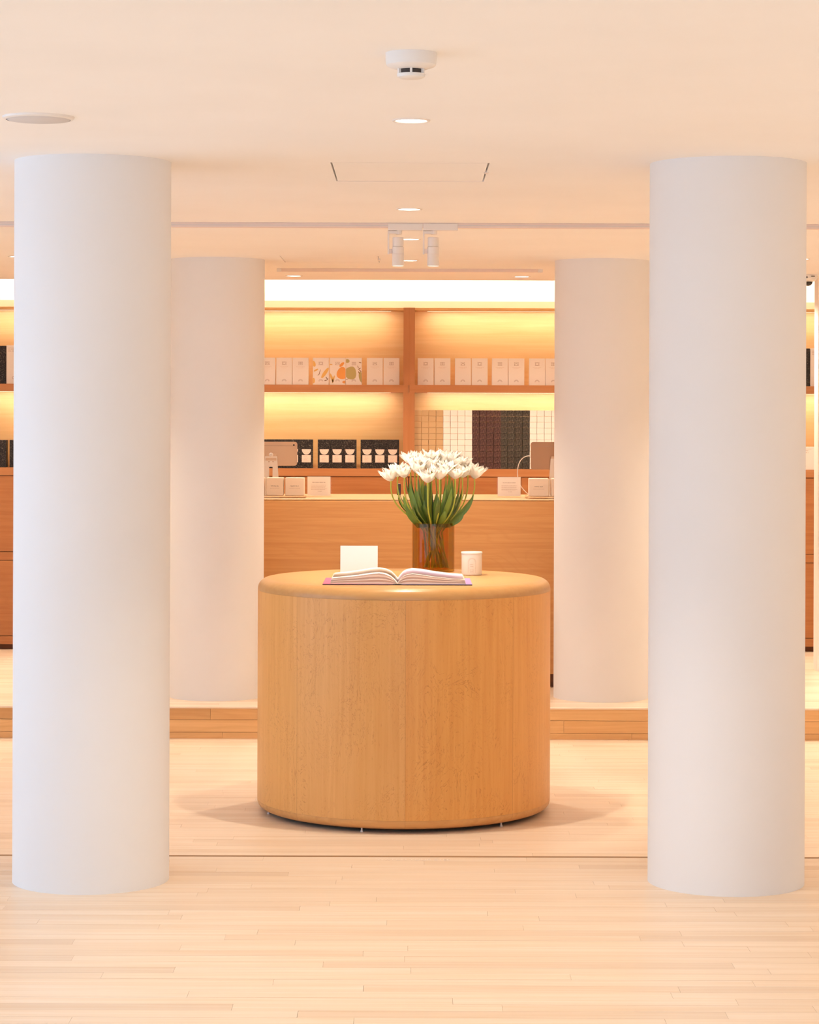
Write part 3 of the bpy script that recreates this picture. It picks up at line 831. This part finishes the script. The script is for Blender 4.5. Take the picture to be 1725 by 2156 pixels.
def tablet(px0, px1, py0, py1, d, label, mt, lean, foot_px, camera=True):
    x0, x1 = PX(px0, py0, d), PX(px1, py0, d); w = x1-x0
    z1, z0 = PZ((px0+px1)/2, py0, d), PZ((px0+px1)/2, py1, d); h = z1-z0
    t = thing('tablet_stand', label, 'tablet', (PX(foot_px, 1040, d), d, CZ))
    ox = (x0+x1)/2 - t.location.x; oz = (z0+z1)/2 - CZ
    pts = rrect(w, h, .016)
    bm = prism(bmesh.new(), pts, -.004, .004)
    bmesh.ops.bevel(bm, geom=[e for e in bm.edges if abs(e.verts[0].co.y - e.verts[1].co.y) < 1e-6], offset=.0015, segments=2, affect='EDGES')
    tb = obj('tablet', bm, mt, t, loc=(ox, 0, oz)); tb.rotation_euler = (math.radians(lean), 0, 0)
    obj('seam', B(-w/2+.012, w/2-.004, -.0043, -.0035, h/2-.0285, h/2-.0262), M['inkm'], tb)
    obj('back_cover', prism(bmesh.new(), rrect(w-.012, h-.042, .010, cz=-.016), -.0048, -.0036), mt, tb)
    obj('screen', prism(bmesh.new(), rrect(w-.016, h-.016, .010), .0040, .0046), M['blackdome'], tb)
    if camera:
        lc = L([(0, .0), (.0055, .0), (.0055, .0016), (0, .0016)], 20)
        o = obj('camera_lens', lc, M['blackdome'], tb, loc=(w/2-.022, -.0040, h/2-.022)); o.rotation_euler.x = PI/2
    # stand: mount plate, knob, slotted foot
    mp = obj('mount_plate', B(-.036, .036, -.014, -.005, -.030, .016, bev=.002), M['alu'], tb, loc=(-ox, 0, -h*.12))
    kn = obj('knob', L([(0, 0), (.014, 0), (.014, .006), (.009, .009), (0, .009)], 28), M['metalw'], tb, loc=(-ox, -.013, -h*.12+.006)); kn.rotation_euler.x = PI/2
    zt_ = oz - h*.10
    bm = bmesh.new()
    A = [(-.039, zt_), (-.058, 0), (.058, 0), (.039, zt_)]
    yb, yt = -.055, -.018
    def ring(pts, off):
        return [bm.verts.new((x, yb + (yt-yb)*z/zt_ + off, z)) for x, z in pts]
    sl = [(-.011, zt_*.73), (-.011, zt_*.30), (.011, zt_*.30), (.011, zt_*.73)]
    for off in (-.0025, .0025):
        o_, s_ = ring(A, off), ring(sl, off)
        for i in range(4):
            j = (i+1) % 4; bm.faces.new((o_[i], o_[j], s_[j], s_[i]))
    bm.verts.ensure_lookup_table(); vs2 = bm.verts
    for base in (0, 4):
        for i in range(4):
            j = (i+1) % 4; bm.faces.new((vs2[base+i], vs2[base+j], vs2[8+base+j], vs2[8+base+i]))
    ft = obj('foot', bm, M['metalw'], t)
    for sx in (-.010, .010): 
        sc = obj('screw', L([(0, 0), (.004, 0), (.003, .002), (0, .002)], 12), M['alud'], ft, loc=(sx*1.3, yb + (yt-yb)*.86 - .0025, zt_*.86)); sc.rotation_euler.x = PI/2
    obj('foot_plate', B(-.075, .075, -.075, .075, .0, .005, bev=.002), M['metalw'], t)
tablet(519, 626, 929.5, 981, 15.28, 'silver tablet on a white slotted stand, seen from behind, left end of counter', M['alu'], -16, 571)
tablet(1118, 1222, 930.5, 989, 15.28, 'bronze-grey tablet on a white stand, seen from behind, right end of counter', M['alud'], -10, 1172, False)
# charging cable of the right tablet
a = [P(1119, 960, 15.28), P(1098, 958, 15.27), P(1089, 975, 15.26), P(1090, 1000, 15.25)]
b = [P(1090, 1000, 15.25), P(1091, 1015, 15.24), P(1097, 1028, 15.22), P(1112, 1040, 15.20)]
pts = bez(*a, 14) + bez(*b, 10)[1:] + [Vector((PX(1125, 1046, 15.2), 15.2, CZ+.004))]
o0 = pts[-1].copy()
tag(obj('charging_cable', tube(bmesh.new(), [p-o0 for p in pts], .0030, 8), M['cable'], loc=o0), 'white charging cable looping from the right tablet', 'cable')
# small dark reader behind the flowers
c = P(840, 1041, 15.35)
t = thing('card_reader', 'small black card reader behind the flower stems on the counter', 'card reader', (c.x, 15.35, CZ))
obj('body', B(-.013, .013, 0, .03, .0, .074, bev=.004), M['blackdome'], t)
obj('screen', B(-.009, .009, -.001, .001, .044, .066), M['darkslot'], t)

# ------------------------------------------------------------------ drum table
TY, TR = 11.25, .692
TX = -.0225
TH = PZ(850, 1197, 11.89) - ZS       # height of the top above the sunken floor
dt = thing('drum_table', 'round drum-shaped maple display table with rounded edges', 'table', (TX, TY, ZS))
fr = .05
prof = [(0, TH)] + [(TR-fr + fr*math.sin(a), TH-fr + fr*math.cos(a)) for a in [PI/2*k/12 for k in range(13)]] + [(TR, TH-fr-.004), (TR-.02, TH-fr-.004), (0, TH-fr-.004)]
smooth_angle(obj('top', L(prof, 160), M['table_top'], dt), 40)
zb0, zb1 = .020, .060
for k in range(8):
    a0 = -PI/2 + PI/4*k + .012; a1 = a0 + PI/4
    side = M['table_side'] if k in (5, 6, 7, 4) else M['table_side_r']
    o = obj('veneer_panel', L([(TR-.012, zb1), (TR, zb1), (TR, TH-fr-.0045), (TR-.012, TH-fr-.0045)], 24, a0=a0+.0004, a1=a1-.0004), side, dt); smooth_angle(o, 40)
    rp = [(TR-.05, zb0)] + [(TR-.036 + .036*math.sin(a), zb0+.036 - .036*math.cos(a)) for a in [PI/2*i/8 for i in range(9)]] + [(TR, zb1-.0005), (TR-.05, zb1-.0005)]
    o = obj('base_rim', L(rp, 24, a0=a0+.0004, a1=a1-.0004), M['table_rim'], dt); smooth_angle(o, 40)
obj('core', L([(TR-.06, .012), (TR-.06, TH-fr-.02)], 64), M['toe'], dt)
for k in range(6):
    a = -PI/2 - .29 + PI/3*k
    obj('levelling_foot', L([(0, 0), (.007, 0), (.006, .006), (.004, .008), (.004, .022)], 16, c=((TR-.045)*math.cos(a), (TR-.045)*math.sin(a))), M['plastic'], dt)
ZT = ZS + TH

# ------------------------------------------------------------------ open book
bk_y = 10.74
bk = thing('open_book', 'large open picture book with pink and purple endpapers', 'book', (PX(837, 1230, bk_y), bk_y, ZT), 0)
BXH, BDP = .339, .40
M['cover'] = mat('book_cover', (.05, .03, .03, 1), .5)
M['e_pink'] = mat('endpaper_pink', (.62, .10, .20, 1), .6); M['e_purp'] = mat('endpaper_purple', (.32, .20, .45, 1), .6)
obj('cover', B(-BXH, -.012, 0, BDP, 0, .0045, bev=.001, seg=1), M['cover'], bk)
obj('cover', B(.012, BXH, 0, BDP, 0, .0045, bev=.001, seg=1), M['cover'], bk)
obj('spine', B(-.013, .013, .001, BDP-.001, 0, .0035), M['cover'], bk)
obj('endpaper', B(-BXH+.001, -.02, .002, BDP-.002, .0046, .0056), M['e_pink'], bk)
obj('endpaper', B(.02, BXH-.001, .002, BDP-.002, .0046, .0056), M['e_purp'], bk)
M['pages'] = mat('page_edges_rosy', (.66, .46, .37, 1), .6); M['pages_b'] = mat('page_edges_white', (.84, .72, .64, 1), .6)
def curve(side, top=1.0, off=0.0):
    """upper outline of a page stack, x measured from the gutter"""
    L_ = [(0, .006), (.012, .020), (.030, .036), (.055, .047), (.085, .0515), (.125, .048), (.18, .040), (.24, .0335), (.300, .0285)]
    R_ = [(0, .006), (.010, .020), (.025, .037), (.045, .046), (.070, .0490), (.110, .0445), (.17, .036), (.24, .029), (.305, .0245)]
    P_ = L_ if side < 0 else R_
    return [(side*x, .006 + (z-.006)*top + off) for x, z in P_]
for side in (-1, 1):
    prev = None
    for k, tp in enumerate((.20, .38, .55, .72, .88, 1.0)):
        up = curve(side, tp)
        if prev is None: low = [(side*.004, .0062), (up[-1][0]*1.0, .0062)]
        else: low = [(x, z+.0006) for x, z in prev]
        up2 = [(x*(1 + (.014, .009, .010, .002, .003, -.004)[k]), z) for x, z in up]
        poly = up2 + low[::-1] if prev is not None else up2 + [low[1], low[0]]
        bm = bmesh.new()
        # strip-wise solid so the concave outline stays clean
        if prev is None:
            lowc = [(x, .0062) for x, z in up2]
        else:
            lowc = [(x, min(z+.0005, up2[i][1]-.0004)) for i, (x, z) in enumerate(prev)]
        ya, yb = (.006, .010, .007, .011, .008, .012)[k], BDP-.006-.001*k
        rows_ = []
        for (xu, zu), (xl, zl_) in zip(up2, lowc):
            zl_ = min(zl_, zu-.0003)
            rows_.append([bm.verts.new((xu, ya, zu)), bm.verts.new((xl, ya, zl_)), bm.verts.new((xl, yb, zl_)), bm.verts.new((xu, yb, zu))])
        for p, q in zip(rows_, rows_[1:]):
            for i in range(4): bm.faces.new((p[i], p[(i+1)%4], q[(i+1)%4], q[i]))
        bm.faces.new(rows_[0]); bm.faces.new(rows_[-1])
        smooth_angle(obj('page_block', bm, M['pages'] if k % 2 else M['pages_b'], bk), 50)
        prev = up2
def print_mat(name, stops, rgb_noise):
    m = mat(name, (.9, .87, .84, 1), .35); n = N(m)
    tc = n.new('ShaderNodeTexCoord'); sp = n.new('ShaderNodeSeparateXYZ'); n.ln(tc.outputs['Object'], sp.inputs[0])
    w = n.math('ADD', n.math('MULTIPLY', sp.outputs[1], 1/BDP), n.math('MULTIPLY', n.noise(tc.outputs['Object'], 6, 2), .12))
    n.ln(n.ramp(w, stops), n.b.inputs['Base Color']); return m
W_ = (.90, .87, .84, 1)
M['pg_l'] = print_mat('page_print_brown', [(.0, W_), (.26, W_), (.30, (.07,.045,.03,1)), (.50, (.12,.08,.055,1)), (.68, (.30,.24,.20,1)), (.84, (.48,.42,.37,1)), (.9, W_), (1, W_)], 0)
M['pg_r'] = print_mat('page_print_lilac', [(.0, W_), (.14, W_), (.16, (.16,.10,.11,1)), (.34, (.22,.15,.19,1)), (.52, (.27,.20,.30,1)), (.66, (.40,.37,.52,1)), (.80, (.52,.58,.72,1)), (1, (.80,.84,.90,1))], 0)
for side, mt in ((-1, 'pg_l'), (1, 'pg_r')):
    up = curve(side, 1.0, .0016)
    bm = bmesh.new()
    rws = []
    for i, (x, z) in enumerate(up):
        x *= .985
        lift = .004*max(0, 1-abs(abs(x)-.12)/.12)
        rws.append([bm.verts.new((x, .014, z)), bm.verts.new((x, BDP-.014, z+lift)), bm.verts.new((x, BDP-.014, z+lift-.0005)), bm.verts.new((x, .014, z-.0005))])
    for p, q in zip(rws, rws[1:]):
        for i in range(4): bm.faces.new((p[i], p[(i+1)%4], q[(i+1)%4], q[i]))
    bm.faces.new(rws[0]); bm.faces.new(rws[-1])
    smooth_angle(obj('page', bm, M[mt], bk), 50)

# ------------------------------------------------------------------ white card on the table
d = 11.42
t = thing('card_stand', 'blank white card in a clear upright holder behind the book', 'card', (PX(756, 1205, d), d, ZT))
w = 83/F*d; h = PZ(756, 1147, d) - ZT
hold = obj('holder', B(-w/2, w/2, .004, .009, 0, h, bev=.001, seg=1), M['acryl'], t); hold.rotation_euler.x = math.radians(-6)
cd = obj('card', B(-w/2+.005, w/2-.005, 0, .003, .006, h-.005), mat('bright_card', (.80, .79, .82, 1), .5), t); cd.rotation_euler.x = math.radians(-6)
obj('foot', B(-w/2, w/2, -.004, .07, 0, .004, bev=.001, seg=1), M['acryl'], t)

# ------------------------------------------------------------------ candle
d = 11.43; r = .0490
t = thing('candle', 'white ceramic candle with lid and arch emblem', 'candle', (PX(993.5, 1190, d), d, ZT))
hc = PZ(993, 1164, d) - ZT
smooth_angle(obj('jar', L([(0, 0), (r-.005, 0), (r-.001, .003), (r, .007), (r, hc-.004), (0, hc-.004)], 64), M['candle'], t), 40)
smooth_angle(obj('lid', L([(0, hc-.004), (r+.0015, hc-.004), (r+.0022, hc-.001), (r+.0022, hc+.004), (r+.001, hc+.0055), (0, hc+.0055)], 64), M['wax'], t), 40)
def wrap(bm, rr_):
    for v in bm.verts:
        a = v.co.x/rr_; v.co = Vector((rr_*math.sin(a), -rr_*math.cos(a), v.co.z))
    return bm
bm = bmesh.new(); zc = hc*.62
for q in (.019, .0155): arc(bm, 0, zc, q-.0011, q, 0, PI, 0, 20)
for x in (-.019, .0179): rect(bm, x, x+.0011, zc-.052, zc, 0)
rect(bm, -.018, .018, zc-.030, zc-.029, 0); rect(bm, -.018, .018, zc-.006, zc-.0052, 0)
q = random.Random(12)
words(bm, -.010, .010, zc-.014, .004, 0, q); words(bm, -.007, .009, zc-.024, .005, 0, q); words(bm, -.010, .010, zc-.040, .004, 0, q); words(bm, -.009, .009, zc-.049, .004, 0, q)
obj('emblem', wrap(bm, r+.0005), M['emb'], t)

# ------------------------------------------------------------------ vase with tulips
vx, vy = PX(912.5, 1150, 11.71), 11.71
vr = 44.5/F*11.71; vh = PZ(912, 1101, 11.71) - ZT
t = thing('glass_vase', 'amber cylindrical glass vase holding white tulips', 'vase', (vx, vy, ZT))
smooth_angle(obj('glass', L([(0, 0), (vr-.004, 0), (vr, .004), (vr, vh-.001), (vr-.001, vh), (vr-.003, vh), (vr-.004, vh-.001), (vr-.004, .012), (vr-.008, .010), (0, .010)], 72), M['amber'], t), 40)
wm = thin_glass('water', (.99, .96, .86), .04)
obj('water', L([(0, .0105), (vr-.0085, .0105), (vr-.0045, .0125), (vr-.0045, vh*.80), (0, vh*.80)], 64), wm, t, smooth=False)

rt = random.Random(21)
def petal_mesh(name, length, width, curl, frill, seed):
    r_ = random.Random(seed); bm = bmesh.new(); nu, nv = 8, 8; g = []
    for i in range(nu+1):
        u = i/nu; row = []
        wd = width*(math.sin(PI*min(1, .16+u*.80))**.6) * (1 if u < .85 else 1-(u-.85)*2.2)
        rad = .006 + .026*math.sin(PI*min(1, u*.72))**.8 + curl*max(0, u-.55)**1.5
        for j in range(nv+1):
            v = (j/nv-.5)*2
            a = v*wd/2/max(rad, .014)
            fr_ = frill*u*u*(math.sin(v*7+seed)+r_.uniform(-.5, .5))
            rr_ = rad + fr_*.5
            row.append(bm.verts.new((rr_*math.sin(a), -rr_*math.cos(a), length*u*(1-.10*abs(v)**2*(u)) + fr_ - (curl*.25*max(0, u-.7)))))
        g.append(row)
    for i in range(nu):
        for j in range(nv): bm.faces.new((g[i][j], g[i][j+1], g[i+1][j+1], g[i+1][j]))
    me = mesh_of(name, bm, M['petal'])
    for p in me.polygons: p.use_smooth = True
    return me
pet_out = [petal_mesh('petal', .056, .052, .062, .012, s) for s in (1, 2, 3)]
pet_in = [petal_mesh('petal', .057, .044, .016, .012, s) for s in (4, 5)]
heads = [(185,515,-.02),(285,455,.05),(385,465,-.06),(480,275,.06),(590,410,-.06),(545,310,-.01),(670,285,.05),(795,250,.02),(755,355,-.05),(728,535,-.13),(905,490,-.12),(925,300,.06),(1040,265,.03),(1125,325,.0),(1000,385,-.07),(1205,320,.08),(1140,480,-.09),(1245,465,-.02),(1325,430,.07),(1425,480,.0),(850,395,.01),(640,345,.03),(1060,430,.05)]
NTH = ORD10 + ['eleventh','twelfth','thirteenth','fourteenth','fifteenth','sixteenth','seventeenth','eighteenth','nineteenth','twentieth','twenty-first','twenty-second','twenty-third']
rank = {i: k for k, i in enumerate(sorted(range(len(heads)), key=lambda q: heads[q][0]))}
lab = {0: 'white tulip with leftmost head of the bouquet', 19: 'white tulip with rightmost head of the bouquet', 9: 'white tulip with lowest head at the front of the bouquet', 7: 'white tulip with topmost head of the bouquet', 10: 'white tulip with head low at the front, right of the lowest one', 3: 'white tulip with head at the upper left of the bouquet'}
def leaf(path, wmax, parent, nrm_out, fold=.35, m='leaf'):
    bm = bmesh.new(); n = len(path); rows_ = []
    for i, p in enumerate(path):
        u = i/(n-1); tdir = (path[min(i+1, n-1)]-path[max(i-1, 0)]).normalized()
        sd = tdir.cross(nrm_out).normalized(); up = sd.cross(tdir).normalized()
        w_ = wmax*(.35 + .65*math.sin(PI*min(1, .12+u*.62))**1.2) if u < .6 else wmax*max(.02, math.cos((u-.6)/.4*PI/2)**.75)
        if u < .6: w_ = wmax*(.38 + .62*math.sin(PI/2*min(1, u/.6)))
        rows_.append([bm.verts.new(p + sd*w_*s + up*fold*w_*abs(s)**1.5) for s in (-.5, -.27, 0, .27, .5)])
    for a, b in zip(rows_, rows_[1:]):
        for j in range(4): bm.faces.new((a[j], a[j+1], b[j+1], b[j]))
    o = obj('leaf', bm, M[m], parent, smooth=True); return o
for i, (zx, zy, dy) in enumerate(heads):
    hp = P(790 + zx*.1507, 920 + zy*.1507 + 4, vy+dy)          # centre of the head
    H = Vector((hp.x-vx, dy, hp.z-ZT))
    tl = thing('tulip', lab.get(i, 'white frilled tulip, its head %s from the left in the bouquet' % NTH[rank[i]]), 'tulip', (vx, vy, ZT+.013), 0, 'tulips in the amber vase')
    H = H - Vector((0, 0, .013)); Hb = H - Vector((H.x*.06, 0, .026))
    ang = math.atan2(H.y*1.3, H.x); sp = min(1, math.hypot(H.x, H.y*1.3)/.20)
    mr = (vr-.022)*(.30 + .62*sp)
    Mo = Vector((mr*math.cos(ang), mr*math.sin(ang), vh-.013))
    bx_ = rt.uniform(-.55, .88)*(vr-.016); by_ = rt.uniform(-1, 1)*math.sqrt(max(0, (vr-.016)**2 - bx_*bx_))*.9
    Bt = Vector((bx_, by_, .004))
    Wa = Vector((-.004 + .52*Mo.x + .12*bx_, .5*Mo.y, (vh-.013)*.80))      # the bunch is narrowest near the water line
    lower = bez(Bt, Bt.lerp(Wa, .4), Bt.lerp(Wa, .85), Wa, 6)[:-1] + bez(Wa, Wa.lerp(Mo, .3) + Vector((0, 0, .004)), Wa.lerp(Mo, .7), Mo, 3)
    dirm = (Mo-Wa).normalized()
    out = Vector((math.cos(ang)*sp, math.sin(ang)*sp, 0))
    upper = bez(Mo, Mo + dirm*.06 + out*.03, Hb - Vector((0, 0, .12)) + out*.012, Hb, 12)
    path = lower + upper[1:]
    smooth_angle(obj('stem', tube(bmesh.new(), path, [.0042]*10 + [.0040 - .0006*k/12 for k in range(12)], 7), M['stemg'], tl), 80)
    ax = (upper[-1]-upper[-2]).normalized() + out*.22
    q = Vector((0, 0, 1)).rotation_difference(ax.normalized())
    sc = rt.uniform(1.02, 1.22); r0 = rt.uniform(0, PI)
    for k in range(9):
        inner = k >= 5
        me = (pet_in if inner else pet_out)[k % (2 if inner else 3)]
        o = bpy.data.objects.new('petal', me); link(o, tl)
        o.matrix_local = Matrix.Translation(Hb) @ q.to_matrix().to_4x4() @ Matrix.Rotation(r0 + (2*PI*k/5 if not inner else 2*PI*k/4 + .5), 4, 'Z') @ Matrix.Rotation(rt.uniform(-.08, .22) if not inner else rt.uniform(-.05, .1), 4, 'X') @ Matrix.Scale(sc*(.92 if inner else 1), 4)
    # leaves hug the stem from the mouth of the vase, bending outward
    for k in range(3 if sp > .35 else 2):
        a2 = ang + rt.uniform(-.55, .55)
        o2 = Vector((math.cos(a2), math.sin(a2), 0))
        m2 = Vector((mr*math.cos(a2), mr*math.sin(a2), vh-.03))
        reach = rt.uniform(.05, .11)*(.5+.5*sp); up_ = rt.uniform(.10, .25)
        if k == 1: up_ *= .75
        tip = m2 + o2*reach + Vector((0, 0, up_))
        pth = bez(m2, m2 + o2*reach*.15 + Vector((0, 0, up_*.35)), m2 + o2*reach*1.0 + Vector((0, 0, up_*.55)), tip, 10)
        leaf(pth, rt.uniform(.020, .032), tl, -o2 if rt.random() < .5 else Vector((-o2.y, o2.x, 0))*.5 - o2, rt.uniform(.2, .5))
# a few broad leaves turned to the camera round the rim
for k, (ex, ez, zx0) in enumerate(((392, 815, 620), (610, 880, 790), (965, 760, 960), (1035, 860, 975), (1380, 805, 1060), (900, 980, 890), (430, 950, 560), (480, 640, 640), (860, 780, 850), (1120, 800, 980), (1240, 1050, 1080), (700, 640, 760), (1080, 600, 1010), (560, 700, 690))):
    tl = [o for o in C.objects if o.name.startswith('tulip')][(k*5+2) % len(heads)]
    dyk = -.06 if k not in (7, 11, 12, 13) else -.02
    tip = P(790+ex*.1507, 920+ez*.1507, vy+dyk) - Vector((vx, vy, ZT+.013)); base = P(790+zx0*.1507, 1106, vy-.05) - Vector((vx, vy, ZT+.013))
    base.x = max(-.075, min(.075, base.x)); base.y = -.03
    mid = base.lerp(tip, .5)
    pth = bez(base - Vector((0, 0, .012)), base.lerp(tip, .3) + Vector((0, -.01, .0)), mid + Vector(((tip.x-base.x)*.25, -.015, -.01)), tip, 10)
    leaf(pth, .029, tl, Vector((0, -1, 0)), .35)

# ------------------------------------------------------------------ floor lettering at the step
cu = bpy.data.curves.new('floor_lettering', 'FONT'); cu.body = 'WATCH YOUR STEP'; cu.size = .052; cu.align_x = 'CENTER'; cu.extrude = .0002
to = bpy.data.objects.new('tmp_text', cu); C.objects.link(to)
dg = bpy.context.evaluated_depsgraph_get(); me = bpy.data.meshes.new_from_object(to.evaluated_get(dg)); C.objects.unlink(to)
me.materials.append(mat('lettering_white', (.90, .80, .70, 1), .6))
xsz = [v.co.x for v in me.vertices]; k = (157/F*9.03) / (max(xsz)-min(xsz))
for v in me.vertices: v.co.x *= k
o = inst('floor_lettering', me, None, (PX(871, 1806, 9.0), 8.985, .0008)); tag(o, 'white lettering on the floor at the edge of the step', 'lettering')
